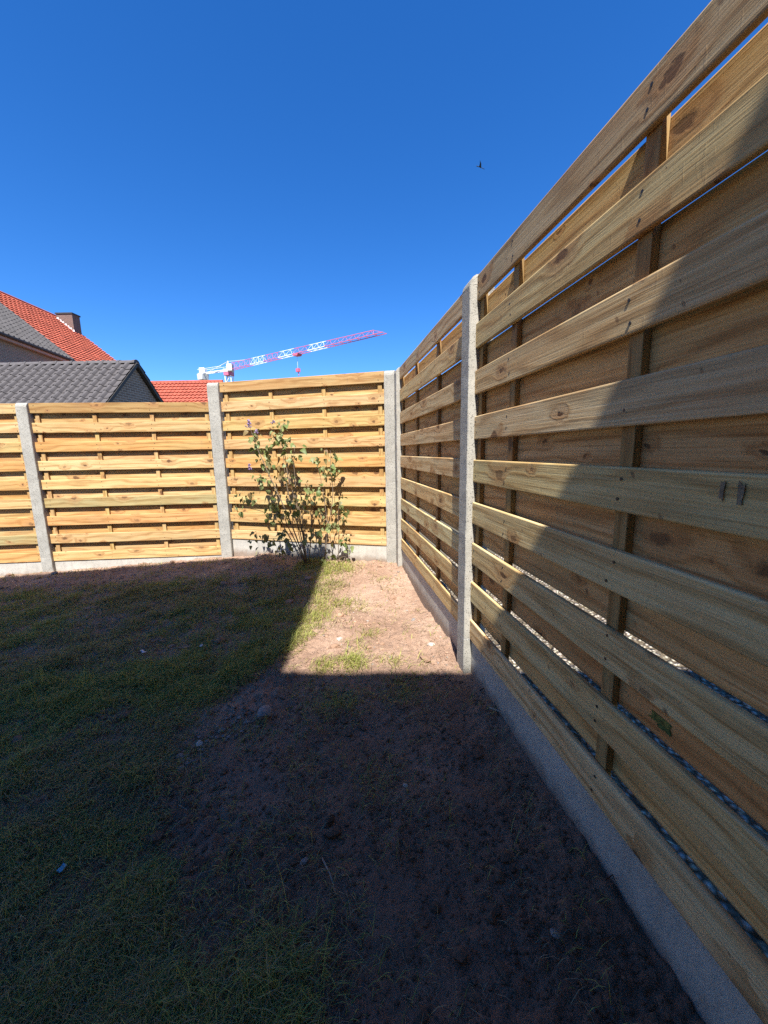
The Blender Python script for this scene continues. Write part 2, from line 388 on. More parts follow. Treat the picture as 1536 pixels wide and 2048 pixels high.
PALE, ORANGE, GREEN, GREY, MID = (.99, .98, .92), (.93, .76, .58), (.74, .81, .74), (.62, .64, .66), (.90, .85, .75)
def jitter_tint(c): 
    k = random.uniform(.92, 1.08); return (c[0]*k, c[1]*k*random.uniform(.97, 1.03), c[2]*k*random.uniform(.92, 1.08), 1)
def panel(A, d, L, ztop, bat, label, tints=None, backt=None, dz=None, batt=(.80, .76, .64)):
    rz = math.atan2(d.y, d.x)
    root = empty('fence_panel', (A.x, A.y, ztop-H), rz); tag(root, label, 'fence panel', 'wooden fence panels round the garden')
    fm = [board_mesh('front_board', L, BW, TB, bow=random.uniform(-.0018, .0018)) for _ in range(3)]
    ot = (.0135, .0185, .021, .020, .017, .014, .013, .012); ob = (.010, .010, .011, .014, .016, .0095, .0085, .0080)
    bmz = [board_mesh('back_board', L, PIT-BW+ot[i]+ob[i], TB, bow=random.uniform(-.001, .001)) for i in range(8)]
    for i in range(9):
        z = H-BW/2-i*PIT + (dz[i] if dz else random.uniform(-.003, .003))
        o = link('front_board', fm[i % 3], None, root, (0, random.uniform(-.001, .001), z), (0, random.uniform(-.0012, .0012), 0))
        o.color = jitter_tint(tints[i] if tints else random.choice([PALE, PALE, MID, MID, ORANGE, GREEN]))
    for i in range(8):
        z = H-i*PIT-BW+ot[i]-(PIT-BW+ot[i]+ob[i])/2
        o = link('back_board', bmz[i], None, root, (0, TB+TT+.0005, z))
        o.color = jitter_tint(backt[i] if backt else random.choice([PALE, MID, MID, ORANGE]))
    bt = board_mesh('batten', H-.045, .043, TT, .002, 2)
    for x in bat:
        o = link('batten', bt, None, root, (x, TB, .012), (0, -math.pi/2, 0)); o.color = jitter_tint(batt)
    m = MB()
    for i in range(9):
        for x in bat:
            for q in (-.026, .027):
                xx = x+random.uniform(-.012, .012); z = H-BW/2-i*PIT+q+random.uniform(-.008, .008)
                c = Vector((xx, -.0009, z)); v = [c+Vector((math.cos(t)*.0042, 0, math.sin(t)*.0042)) for t in np.arange(8)*math.pi/4]
                m.prism(v, (0, .003, 0))
    s = m.build('screw_heads', STEEL, root); s['kind'] = 'stuff'
    return root
def plate(A, d, L, ztop, label):
    rz = math.atan2(d.y, d.x); me_v = []; nseg = 24; prof = [(.010, -.32), (.010, -.004), (.014, 0), (.044, 0), (.048, -.004), (.048, -.32)]
    v = []; f = []; n = len(prof)
    for i in range(nseg+1):
        for (y, z) in prof: v.append((L*i/nseg, y+random.uniform(-.0006, .0006), z+(random.uniform(-.001, .001) if z > -.1 else 0)))
    for i in range(nseg):
        for k in range(n): f.append((i*n+k, i*n+(k+1) % n, (i+1)*n+(k+1) % n, (i+1)*n+k))
    f += [tuple(range(n-1, -1, -1)), tuple(nseg*n+k for k in range(n))]
    o = link('concrete_plate', mesh('concrete_plate', v, f), CONC_PLATE, None, (A.x, A.y, ztop-H-.002), (0, 0, rz))
    bm = bmesh.new(); bm.from_mesh(o.data); bmesh.ops.recalc_face_normals(bm, faces=bm.faces); bm.to_mesh(o.data); bm.free()
    return tag(o, label, 'concrete plate', 'concrete base plates under the fence')
def post(C, d, hw, ztop, label, front=-.032):
    rz = math.atan2(d.y, d.x); z0 = -.5
    prof = [(-hw+.005, front), (hw-.005, front), (hw-.001, front+.005), (hw, .004), (hw, .062), (hw-.018, .094), (-hw+.018, .094), (-hw, .062), (-hw, .004), (-hw+.001, front+.005)]
    n = len(prof); levels = list(np.linspace(z0, ztop-.05, 44)) + [ztop-.048, ztop-.03, ztop-.014, ztop-.004, ztop]
    v = []; f = []; rr = random.Random(int(C.x*1000))
    for li, z in enumerate(levels):
        for (x, y) in prof:
            yy = y; k = max(0, (z-(ztop-.05))/.05)
            lo = front + .050*(1-math.sqrt(max(0, 1-k*k)))
            if k > 0: yy = max(y, lo); yy = min(yy, .094-.03*k*k)
            j = .0013
            v.append((x*(1-.06*k*k)+rr.uniform(-j, j), yy+rr.uniform(-j, j), z))
    for i in range(len(levels)-1):
        for k in range(n): f.append((i*n+k, i*n+(k+1) % n, (i+1)*n+(k+1) % n, (i+1)*n+k))
    f += [tuple(range(n-1, -1, -1)), tuple((len(levels)-1)*n+k for k in range(n))]
    o = link('concrete_post', mesh('concrete_post', v, f), CONC_POST, None, (C.x, C.y, 0), (0, 0, rz))
    bm = bmesh.new(); bm.from_mesh(o.data); bmesh.ops.recalc_face_normals(bm, faces=bm.faces); bm.to_mesh(o.data); bm.free()
    return tag(o, label, 'post', 'concrete fence posts')

dR = -DV
LFAR = 1.804
panel(LL-dL*2.03, dL, 1.91, ZL, (.03, .64, 1.27, 1.87), 'sunlit fence panel cut off by the left edge of the picture',
      [PALE, PALE, MID, ORANGE, ORANGE, PALE, ORANGE, GREEN, ORANGE])
panel(LL, dL, 1.9187, ZL, (.055, .655, 1.27, 1.875), 'sunlit fence panel below the grey tiled roof, full width in view between two posts',
      [(.68, .60, .50), MID, ORANGE, PALE, PALE, GREEN, ORANGE, MID, PALE])
panel(ML, dM, 1.9097, ZR, (.06, .62, 1.245, 1.86), 'sunlit fence panel right behind the lilac bush, in the corner',
      [(.74, .68, .58), PALE, MID, MID, ORANGE, MID, PALE, MID, PALE])
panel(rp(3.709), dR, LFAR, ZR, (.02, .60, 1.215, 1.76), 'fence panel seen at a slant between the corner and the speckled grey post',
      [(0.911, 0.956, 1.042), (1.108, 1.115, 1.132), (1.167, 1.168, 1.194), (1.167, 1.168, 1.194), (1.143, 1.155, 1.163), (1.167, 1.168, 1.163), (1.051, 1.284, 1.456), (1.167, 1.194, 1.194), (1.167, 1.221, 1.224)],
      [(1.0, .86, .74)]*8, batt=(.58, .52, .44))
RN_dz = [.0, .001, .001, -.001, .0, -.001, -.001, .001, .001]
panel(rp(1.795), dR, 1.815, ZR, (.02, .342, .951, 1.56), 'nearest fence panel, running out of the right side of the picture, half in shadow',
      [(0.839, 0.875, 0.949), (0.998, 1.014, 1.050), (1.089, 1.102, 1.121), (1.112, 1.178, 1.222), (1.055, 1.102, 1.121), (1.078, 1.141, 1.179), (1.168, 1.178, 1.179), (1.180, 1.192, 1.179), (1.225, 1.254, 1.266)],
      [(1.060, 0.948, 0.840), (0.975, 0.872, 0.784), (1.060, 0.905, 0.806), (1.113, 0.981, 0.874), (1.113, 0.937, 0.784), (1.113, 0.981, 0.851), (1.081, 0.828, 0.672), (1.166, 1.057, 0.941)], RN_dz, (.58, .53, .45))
RNP = [o for o in bpy.data.objects if o.name.startswith('fence_panel')][-1]
STAMP = plain('stamp_ink', (.21, .165, .105), .8, .4, 120.); ALGAE = plain('green_algae', (.17, .17, .045), .9, .5, 60.)
def blot(name, x, z, w_, h_, y, mat, seed):
    r = random.Random(seed); n = 12; m = MB(); P = []
    for k in range(n):
        a_ = 2*math.pi*k/n; q = r.uniform(.65, 1.1); P.append((x+w_*.5*q*max(-.8, min(.8, math.cos(a_)*1.3)), y, z+h_*.5*q*max(-.85, min(.85, math.sin(a_)*1.3))))
    m.prism(P, (0, .0012, 0)); return m.build(name, mat, RNP)
zb = H-4*PIT-.034
blot('stamp_mark', 1.208, zb, .011, .046, -.0030, STAMP, 1); blot('stamp_mark', 1.240, zb-.001, .013, .052, -.0030, STAMP, 2)
blot('algae_patch', 1.10, .362, .085, .030, TB+TT-.0016, ALGAE, 3); blot('algae_patch', 1.115, .351, .05, .016, TB+TT-.0022, plain('dark_algae', (.07, .10, .03), .9, .4, 80.), 4)
plate(LL-dL*2.03, dL, 1.91, ZL, 'pale concrete plate under the fence panel at the left edge of the picture')
plate(LL, dL, 1.9187, ZL, 'pale concrete plate under the fence panel below the grey tiled roof')
plate(ML, dM, 1.9097, ZR, 'pale concrete plate behind the foot of the lilac bush')
plate(rp(3.709), dR, LFAR, ZR, 'concrete plate under the slanting panel by the corner, with a strip of sun')
plate(rp(1.795), dR, 1.815, ZR, 'shaded grey concrete plate under the nearest fence panel')
post(LL-dL*.06, dL, .06, ZL+.004, 'leftmost concrete fence post, below the grey tiled roof')
post((LR+ML)/2, Vector((math.cos(-.08), math.sin(-.08), 0)), .067, ZR+.004, 'concrete fence post where the fence steps up, left of the lilac bush')
post(MR+dM*.057+Vector((.003, .012, 0)), dM, .055, ZR+.004, 'broad concrete corner post at the end of the lilac panel')
post(rp(3.775), dR, .055, ZR+.006, 'thin looking bright corner post at the end of the slanting panels')
post(rp(1.850), dR, .055, ZR+.008, 'tall speckled concrete post between the two right hand fence panels')

# ------------------------------------------------------------------ roofs of the neighbourhood
def tile_geo(w, e, amp=.03, th=.022, nseg=6, roll=False):
    """one pantile: x across, y up the slope, z out; 28 triangles"""
    v = []; f = []
    for (y, zo) in ((-e*.08, th*1.25), (e*1.0, 0.0)):
        for k in range(nseg+1):
            t = (0, .08, .16, .26, .36, .44, .52, .76, 1.04)[k] if roll else k/nseg; v.append((w*(t-.5)*1.02, y, zo + (amp*(0, .55, .92, 1, .85, .45, -.08, -.12, 0)[k] if roll else amp*math.sin(2*math.pi*t+.6)*.5 + amp*.4*math.cos(2*math.pi*t))))
    n = nseg+1
    for k in range(nseg): f.append((k, k+1, n+k+1, n+k))
    for k in range(n): v.append((v[k][0], v[k][1], v[k][2]-th))
    for k in range(nseg): f.append((2*n+k, 2*n+k+1, k+1, k))
    return v, f
def roof_frame(o, u, wd):
    """u along the eave, wd up the slope; returns a rotation matrix and the normal"""
    u = Vector(u).normalized(); wd = Vector(wd).normalized(); n = u.cross(wd).normalized()
    return Matrix(((u.x, wd.x, n.x), (u.y, wd.y, n.y), (u.z, wd.z, n.z)))
def tiles_joined(name, o, u, wd, cols, rows, w, e, mat, parent, amp=.03, th=.022, nseg=6, roll=False):
    R = np.array(roof_frame(o, u, wd)); tv, tf = tile_geo(w, e, amp, th, nseg, roll); tv = np.array(tv); V = []; F = []
    tf = np.array(tf)
    for r in range(rows):
        for c in range(cols):
            p = tv + np.array([(c+.5)*w, r*e, .01+rng.uniform(-.003, .003)]); F.append(tf+len(tv)*len(V)); V.append(p)
    V = np.concatenate(V) @ R.T + np.array(o); F = np.concatenate(F)
    t = link(name, fast_mesh(name, V, F), mat, parent); t['kind'] = 'stuff'; return t

TILE_GREY = plain('grey_roof_tile', (.080, .070, .066), .7, .3, 5.)
TILE_DARK = plain('dark_roof_tile', (.072, .064, .060), .75, .3, 3.)
TILE_RED = plain('red_roof_tile', (.37, .090, .050), .7, .22, 1.5)
TILE_RED2 = plain('orange_red_roof_tile', (.34, .082, .047), .7, .2, 2.)
FASCIA = plain('dark_fascia', (.045, .04, .035), .6)

# low garage with grey tiles, gable to the right
GX, GY, GZ, SL = -6.6, 10.6, 3.64, math.radians(42.5); RUN = 1.72; GLEN = 5.9
g = empty('garage', (GX-GLEN/2, GY, 0)); tag(g, 'low brick garage with a grey tiled saddle roof, behind the left fence', 'garage')
ez = GZ-RUN*math.tan(SL)
m = MB(); m.prism([(GLEN/2-.06, -RUN+.12, -.4), (GLEN/2-.06, RUN-.12, -.4), (GLEN/2-.06, RUN-.12, ez+.02), (GLEN/2-.06, 0, GZ-.09), (GLEN/2-.06, -RUN+.12, ez+.02)], (-GLEN+.12, 0, 0)); m.build('wall', BRK_GREY, g)
m = MB()
for sgn in (-1, 1):
    m.prism([(GLEN/2, sgn*RUN, ez-.06), (GLEN/2, 0, GZ-.06), (GLEN/2, 0, GZ-.005), (GLEN/2, sgn*RUN, ez-.005)], (-GLEN, 0, 0))
m.build('roof_deck', FASCIA, g)
TW, TE = .228, .252; rows, cols = 9, 25
tv, tf = tile_geo(TW, TE, .058, .016, 8, True); tme = mesh('roof_tile', tv, tf); tme.materials.append(TILE_GREY)
u = Vector((1, 0, 0)); wd = Vector((0, math.cos(SL), math.sin(SL))); R = roof_frame(0, u, wd); e0 = Vector((GLEN/2-cols*TW+.03, -RUN-.05, ez-.04))
for r in range(rows):
    for c in range(cols):
        p = e0 + u*(c+.5)*TW + wd*(r*TE) + R.col[2]*(.03+random.uniform(-.004, .004))
        o = link('roof_tile', tme, None, g, p, R.to_euler()); o.color = (1, 1, 1, 1)
wd2 = Vector((0, -math.cos(SL), math.sin(SL)))
t = tiles_joined('rear_tiles', Vector((GLEN/2+.03, RUN+.05, ez-.01)), Vector((-1, 0, 0)), wd2, cols, rows, TW, TE, TILE_GREY, g, .042)
def ridge_tile_mesh(L, r):
    m = MB(); v = []; f = []; n = 6
    for x, k in ((0, 1.0), (L*.86, 1.0), (L*.86, 1.12), (L, 1.12)):
        for i in range(n+1):
            a = math.pi*(i/n); v.append((x, r*k*math.cos(a), r*k*math.sin(a)*.8))
    for j in range(3):
        for i in range(n): f.append((j*(n+1)+i, j*(n+1)+i+1, (j+1)*(n+1)+i+1, (j+1)*(n+1)+i))
    f += [tuple(range(n, -1, -1)), tuple(3*(n+1)+i for i in range(n+1))]
    return mesh('ridge_tile', v, f)
rme = ridge_tile_mesh(.42, .115); rme.materials.append(TILE_GREY)
for k in range(14): link('ridge_tile', rme, None, g, (GLEN/2+.03-.415*(k+1), 0, GZ-.03+random.uniform(-.005, .005)), (0, random.uniform(-.02, .02), 0))
m = MB()
for sgn in (-1, 1): m.bar((GLEN/2+.02, sgn*(RUN+.05), ez-.07), (GLEN/2+.02, 0, GZ-.035), .075)
m.build('verge', FASCIA, g)

# big house with the dark roof: eave running away from the viewer
vA = Vector((math.sin(math.radians(-10)), math.cos(math.radians(-10)), 0)); nA = Vector((vA.y, -vA.x, 0))
cA = Vector((-17.13, 22.0, 6.45)); LA = 9.2
hA = empty('brick_house', (-18.5, 16.5, 0)); tag(hA, 'tall brick house with a dark tiled roof at the left edge, behind the garage', 'house')
def PA(s, o, z): p = cA - vA*s - nA*o; return Vector((p.x+18.5, p.y-16.5, z))
m = MB(); m.prism([PA(.15, .28, -.4), PA(.15, 7.7, -.4), PA(.15, 7.7, 6.55), PA(.15, 4.0, 9.9), PA(.15, .28, 6.55)], PA(LA, 0, 0)-PA(.15, 0, 0)); m.build('wall', BRK_GREY, hA)
slA = math.radians(42); wdA = -nA*math.cos(slA) + Vector((0, 0, math.sin(slA)))
m = MB(); m.prism([PA(0, 0, 6.36), PA(0, 4.1, 6.36+4.1*math.tan(slA)), PA(0, 4.1, 6.44+4.1*math.tan(slA)), PA(0, 0, 6.44)], PA(LA, 0, 0)-PA(0, 0, 0)); 
m.prism([PA(0, 8.2, 6.36), PA(0, 4.1, 6.36+4.1*math.tan(slA)), PA(0, 4.1, 6.44+4.1*math.tan(slA)), PA(0, 8.2, 6.44)], PA(LA, 0, 0)-PA(0, 0, 0)); m.build('roof_deck', FASCIA, hA)
tiles_joined('roof_tiles', PA(LA, 0, 6.47), vA, wdA, 31, 16, .30, .34, TILE_DARK, hA, .07, .02, 8, True)
m = MB(); m.bar(PA(LA, -.06, 6.42), PA(0, -.06, 6.42), .14, 8); m.build('gutter', FASCIA, hA)
m = MB(); m.bar(PA(LA, .1, 6.33), PA(0.05, .1, 6.33), .16); m.build('soffit', plain('pink_soffit', (.40, .27, .23), .8), hA)

# house with the red roof and the chimney, farther off
vB = Vector((-.036, .9993, 0)); nB = Vector((vB.y, -vB.x, 0)); cB = Vector((-24.07, 30.0, 11.45)); slB = math.radians(40); LBn = 7.6
hB = empty('red_roof_house', (-24, 26, 0)); tag(hB, 'house with a long red tiled roof and a brick chimney, farthest left above the garage', 'house')
def PB(s, o, z): p = cB - vB*s + nB*o; return Vector((p.x+24, p.y-26, z))
eB = 5.6; zE = 11.45-eB*math.tan(slB)
m = MB(); m.prism([PB(.15, -eB+.3, -.4), PB(.15, eB-.3, -.4), PB(.15, eB-.3, zE+.05), PB(.15, 0, 11.2), PB(.15, -eB+.3, zE+.05)], PB(LBn, 0, 0)-PB(.15, 0, 0)); m.build('wall', BRK_DARK, hB)
m = MB()
for sg in (-1, 1): m.prism([PB(0, sg*eB, zE-.1), PB(0, 0, 11.35), PB(0, 0, 11.42), PB(0, sg*eB, zE-.03)], PB(LBn, 0, 0)-PB(0, 0, 0))
m.build('roof_deck', FASCIA, hB)
tiles_joined('roof_tiles', PB(LBn, eB, zE), vB, -nB*math.cos(slB)+Vector((0, 0, math.sin(slB))), 26, 21, .30, .345, TILE_RED, hB, .03, .06)
m = MB(); m.bar(PB(LBn, 0, 11.46), PB(0, 0, 11.46), .2, 8); m.build('ridge', TILE_RED, hB)
CH = brick_material('chimney_brick', (.20, .095, .065), (.13, .07, .055), (.22, .20, .18))
m = MB(); cz0 = 9.6
m.box((-23.66+24, 29.35-26, cz0), (-22.50+24, 30.05-26, 11.46)); ch = m.build('chimney', CH, hB)
m = MB(); m.box((-23.71+24, 29.30-26, 11.46), (-22.45+24, 30.1-26, 11.55)); m.build('chimney_cap', FASCIA, ch)
m = MB()
for k in range(7):
    xx = -23.66+24+k*.17; zz = 11.45-(xx-24+24.07+.09)*math.tan(slB)
    m.box((xx, 29.335-26, zz-.1), (xx+.168, 29.348-26, zz+.19))
m.build('flashing', WHITE, ch)

# low orange roof between garage and post
hC = empty('low_house', (-12.8, 25, 0)); tag(hC, 'low house with an orange red tiled roof, between garage and concrete post', 'house')
slC = math.radians(40); RC = 3.0; zC = 5.78
x0, x1 = -16.2+12.8, -10.15+12.8
m = MB(); m.prism([(x0+.1, -RC+.25, -.4), (x0+.1, RC-.25, -.4), (x0+.1, RC-.25, zC-RC*.839+.05), (x0+.1, 0, zC-.15), (x0+.1, -RC+.25, zC-RC*.839+.05)], (x1-x0-.2, 0, 0)); m.build('wall', BRK_DARK, hC)
m = MB()
for sg in (-1, 1): m.prism([(x0, sg*RC, zC-RC*.839-.09), (x0, 0, zC-.09), (x0, 0, zC-.02), (x0, sg*RC, zC-RC*.839-.02)], (x1-x0, 0, 0))
m.build('roof_deck', FASCIA, hC)
tiles_joined('roof_tiles', Vector((x0, -RC, zC-RC*.839)), Vector((1, 0, 0)), Vector((0, math.cos(slC), math.sin(slC))), 25, 12, .2455, .33, TILE_RED2, hC, .035, .055)
m = MB(); m.bar((x0, 0, zC+.0), (x1, 0, zC+.0), .16, 8); m.build('ridge', TILE_RED2, hC)

# ------------------------------------------------------------------ tower crane
CR_RED = plain('crane_red', (.56, .13, .20), .5, .08); CR_WHITE = plain('crane_white', (.80, .80, .80), .45, .05); CR_GREY = plain('crane_concrete', (.55, .55, .53), .8)
cb = Vector((-38.1, 98.0, 0)); jd = Vector((36.7, -26.6, 0)).normalized(); jn = Vector((-jd.y, jd.x, 0))
cr_ = empty('tower_crane', cb); tag(cr_, 'red and white tower crane with a long jib against the sky', 'crane')
m = MB(); a = .72
for i in range(11):
    z0, z1 = i*1.9-.4, (i+1)*1.9-.4
    for sx, sy in ((-1, -1), (1, -1), (1, 1), (-1, 1)): m.bar((sx*a, sy*a, z0), (sx*a, sy*a, z1), .17)
    for (p, q) in (((-a, -a), (a, -a)), ((a, -a), (a, a)), ((a, a), (-a, a)), ((-a, a), (-a, -a))):
        m.bar((*p, z0), (*q, z1), .09); m.bar((*p, z1), (*q, z1), .09)
m.build('mast', CR_WHITE, cr_)
m = MB(); m.box((-.95, -.95, 20.5), (.95, .95, 21.3)); m.build('slewing_unit', CR_RED, cr_)
m = MB(); m.box((-1.0, -1.0, 21.3), (1.0, 1.0, 22.0)); m.box((.2, -1.8, 21.4), (1.5, -.6, 23.0)); m.bar((0, 0, 22), (0, 0, 24.0), .3); m.build('cabin', CR_GREY, cr_)
def J(s, o, z): return jd*s + jn*o + Vector((0, 0, z))
bounds = [(1.4, 9.6, 'r'), (9.6, 14.6, 'w'), (14.6, 19.7, 'r'), (19.7, 24.3, 'w'), (24.3, 28.9, 'r'), (28.9, 33.7, 'w'), (33.7, 47.9, 'r')]
def jtop(s): return 23.35 - .75*s/45
def jbot(s): return 21.75 - .05*s/45
for (s0, s1, c) in bounds:
    m = MB(); n = max(2, round((s1-s0)/1.9)); b = .55
    e = s1 if s1 < 45 else 45.4
    for o in (-b, b): m.bar(J(s0, o, jbot(s0)), J(s1, o, jbot(s1)), .11)
    m.bar(J(s0, 0, jtop(s0)), J(e, 0, jtop(e)), .09)
    for i in range(n):
        p, q = s0+(s1-s0)*i/n, s0+(s1-s0)*(i+1)/n; mid = min((p+q)/2, 45.4)
        for o in (-b, b):
            m.bar(J(p, o, jbot(p)), J(mid, 0, jtop(mid)), .04); m.bar(J(mid, 0, jtop(mid)), J(q, o, jbot(q)), .04)
        m.bar(J(p, -b, jbot(p)), J(p, b, jbot(p)), .085)
    m.build('jib_section', CR_RED if c == 'r' else CR_WHITE, cr_)
m = MB()
for o in (-.6, .6): m.bar(J(-1, o, 21.9), J(-13.2, o, 22.6), .22)
for k in range(6): m.bar(J(-1-2*k, -.6, 21.9+.115*k), J(-3-2*k, .6, 22.0+.115*k), .1)
m.box(tuple(J(-11.8, 0, 22.7)-Vector((.7, .7, 0))), tuple(J(-11.8, 0, 23.9)+Vector((.7, .7, 0))))
for o in (-.7, .7): m.bar(J(-2, o, 23.0), J(-13.2, o, 23.6), .08)
m.build('counter_jib', CR_WHITE, cr_)
m = MB(); m.prism([J(-10.6, -.9, 22.3), J(-13.4, -.9, 22.5), J(-13.2, -.9, 21.0), J(-10.9, -.9, 20.9)], jn*1.8); m.build('counterweight', CR_GREY, cr_)
m = MB(); m.bar((0, 0, 23.9), J(-9, 0, 22.6), .1); m.bar((0, 0, 23.9), J(7, 0, jtop(7)), .1); m.build('tie_bar', CR_GREY, cr_)
st = 25.3
m = MB(); m.prism([J(st-.8, -.6, 21.35), J(st+.5, -.6, 21.25), J(st+.8, -.6, 21.68), J(st-.8, -.6, 21.68)], jn*1.2); m.build('trolley', CR_RED, cr_)
m = MB(); m.bar(J(st-.1, 0, 18.6), J(st-.1, 0, 21.2), .055); m.build('hoist_rope', CR_GREY, cr_)
m = MB(); m.prism([J(st-.45, -.3, 18.1), J(st+.35, -.3, 18.1), J(st+.35, -.3, 18.8), J(st-.45, -.3, 18.8)], jn*.6); m.tube([J(st-.05, 0, 18.1), J(st+.1, 0, 17.7), J(st+.15, 0, 17.4), J(st-.15, 0, 17.3)], .1, .06); m.build('hook_block', CR_RED, cr_)

# ------------------------------------------------------------------ bird
BIRD = plain('bird_feathers', (.025, .035, .03), .8)
bd = empty('bird', (2.88, 12, 9.05)); tag(bd, 'tiny dark bird flying alone in the blue sky', 'bird')
m = MB(); m.tube([(-.10, 0, .03), (-.05, 0, .015), (0, 0, 0), (.05, 0, -.02), (.13, 0, -.055)], .012, .006); b = m.build('body', BIRD, bd, True)
for sg in (-1, 1):
    w_ = mesh('wing', [(-.03, 0, .0), (.035, 0, -.02), (.03+.02*sg, sg*.09, .03), (.045*sg, sg*.15, .10+.02*sg), (-.02, sg*.06, .05), (-.03, 0, .006), (.035, 0, -.014)], [(0, 1, 2, 4), (4, 2, 3), (5, 4, 2, 6)])
    link('wing', w_, BIRD, bd)

# ------------------------------------------------------------------ lilac
BARK = plain('lilac_bark', (.17, .125, .085), .9, .3, 40., .002)
LEAF = NT('lilac_leaf', .5); oi = LEAF.n('ObjectInfo'); lc = LEAF.ramp(oi.outputs['Random'], [(0, (.105, .140, .042)), (.45, (.165, .205, .075)), (.8, (.25, .27, .11)), (1, (.16, .10, .07))])
lc = LEAF.mix(1.0, lc, oi.outputs['Color'], 'MULTIPLY'); LEAF.color(lc)
tr = LEAF.n('BsdfTranslucent', {'Color': lc}).outputs[0]; LEAF.t.links.new(LEAF.n('MixShader', {0: .3, 1: LEAF.b.outputs[0], 2: tr}).outputs[0], LEAF.t.nodes['Material Output'].inputs[0]); LEAF = LEAF.m
LILAC = plain('lilac_flower', (.24, .16, .27), .7, .3, 60.)
YP = 3.86
def sp(cx, cy, dy=0.0):
    """a spot on the bush from its outline, on a plane facing the viewer"""
    k = (YP+dy); px = 430+cx/3.84; py = 800+cy/3.84
    a_, b_ = (px-768)/750, -(py-1024)/750
    d = fw + rt*a_ + up*b_; t = k/d.y
    return Vector((d.x*t, k, 1.17+d.z*t))
base = Vector((-.93, YP, float(gz(-.93, YP))))
lil = empty('lilac_bush', base); tag(lil, 'young lilac bush with thin stems and small purple flowers, before the corner fence', 'bush')
base2 = sp(850, 1190)
stems = [
 ([(700, 1235), (650, 1000), (590, 800), (545, 600), (520, 400), (490, 150)], .010, .05),
 ([(690, 1230), (610, 1080), (560, 960), (520, 880), (430, 880), (340, 850), (230, 825)], .009, -.12),
 ([(695, 1230), (570, 920), (450, 640), (370, 460), (310, 340), (265, 190)], .011, -.05),
 ([(705, 1235), (645, 880), (570, 640), (535, 440), (515, 300), (520, 170)], .011, .1),
 ([(720, 1235), (745, 900), (690, 850), (650, 800), (560, 770), (440, 770)], .009, -.1),
 ([(745, 905), (740, 790), (715, 700), (712, 630)], .006, -.1),
 ([(840, 1200), (870, 1000), (893, 850), (905, 700), (890, 560), (880, 390)], .009, 0),
 ([(872, 1000), (850, 880), (828, 700), (800, 540), (770, 450)], .006, .05),
 ([(945, 1240), (948, 1000), (940, 880), (955, 800)], .006, -.05),
 ([(690, 1225), (600, 1120), (500, 1070), (400, 1060), (310, 1040)], .007, -.15),
 ([(640, 980), (620, 760), (610, 600), (605, 470), (612, 350)], .006, .12),
 ([(740, 920), (800, 880), (860, 930), (920, 985)], .005, -.08),
 ([(700, 1230), (660, 900), (590, 690), (575, 560), (560, 420)], .008, .15),
 ([(945, 1100), (985, 1080), (1015, 1050)], .004, -.05),
 ([(950, 1200), (985, 1200), (1010, 1210)], .004, -.05)]
S0 = base
for pts, r, dy in stems:
    P = []
    for i, (cx, cy) in enumerate(pts):
        q = sp(cx, cy, dy*i/(len(pts)-1)) - S0; P.append(q + Vector((random.uniform(-.008, .008), random.uniform(-.01, .01), 0)) if i else q - Vector((0, 0, .03)))
    # smooth the path
    Q = []
    for i in range(len(P)-1):
        p0, p1, p2, p3 = P[max(i-1, 0)], P[i], P[i+1], P[min(i+2, len(P)-1)]
        for t in (0, .33, .66):
            Q.append(.5*((2*p1) + (p2-p0)*t + (2*p0-5*p1+4*p2-p3)*t*t + (3*p1-p0-3*p2+p3)*t**3))
    Q.append(P[-1]); m = MB(); m.tube(Q, r*.72, .0018, 6); m.build('stem', BARK, lil, True)
def leaf_mesh(curl):
    v = []; f = []; out = [(0, .0), (.18, .36), (.42, .42), (.70, .27), (1.0, 0.0)]
    for t, h in out:
        zc = -curl*t*t
        for s in (-1, 0, 1): v.append((t, s*h, zc + abs(s)*h*.35))
    for i in range(len(out)-1):
        f += [(i*3, i*3+1, i*3+4, i*3+3), (i*3+1, i*3+2, i*3+5, i*3+4)]
    me = mesh('leaf', v, f, True); me.materials.append(LEAF); return me
lm = [leaf_mesh(c) for c in (.15, .45, .8)]
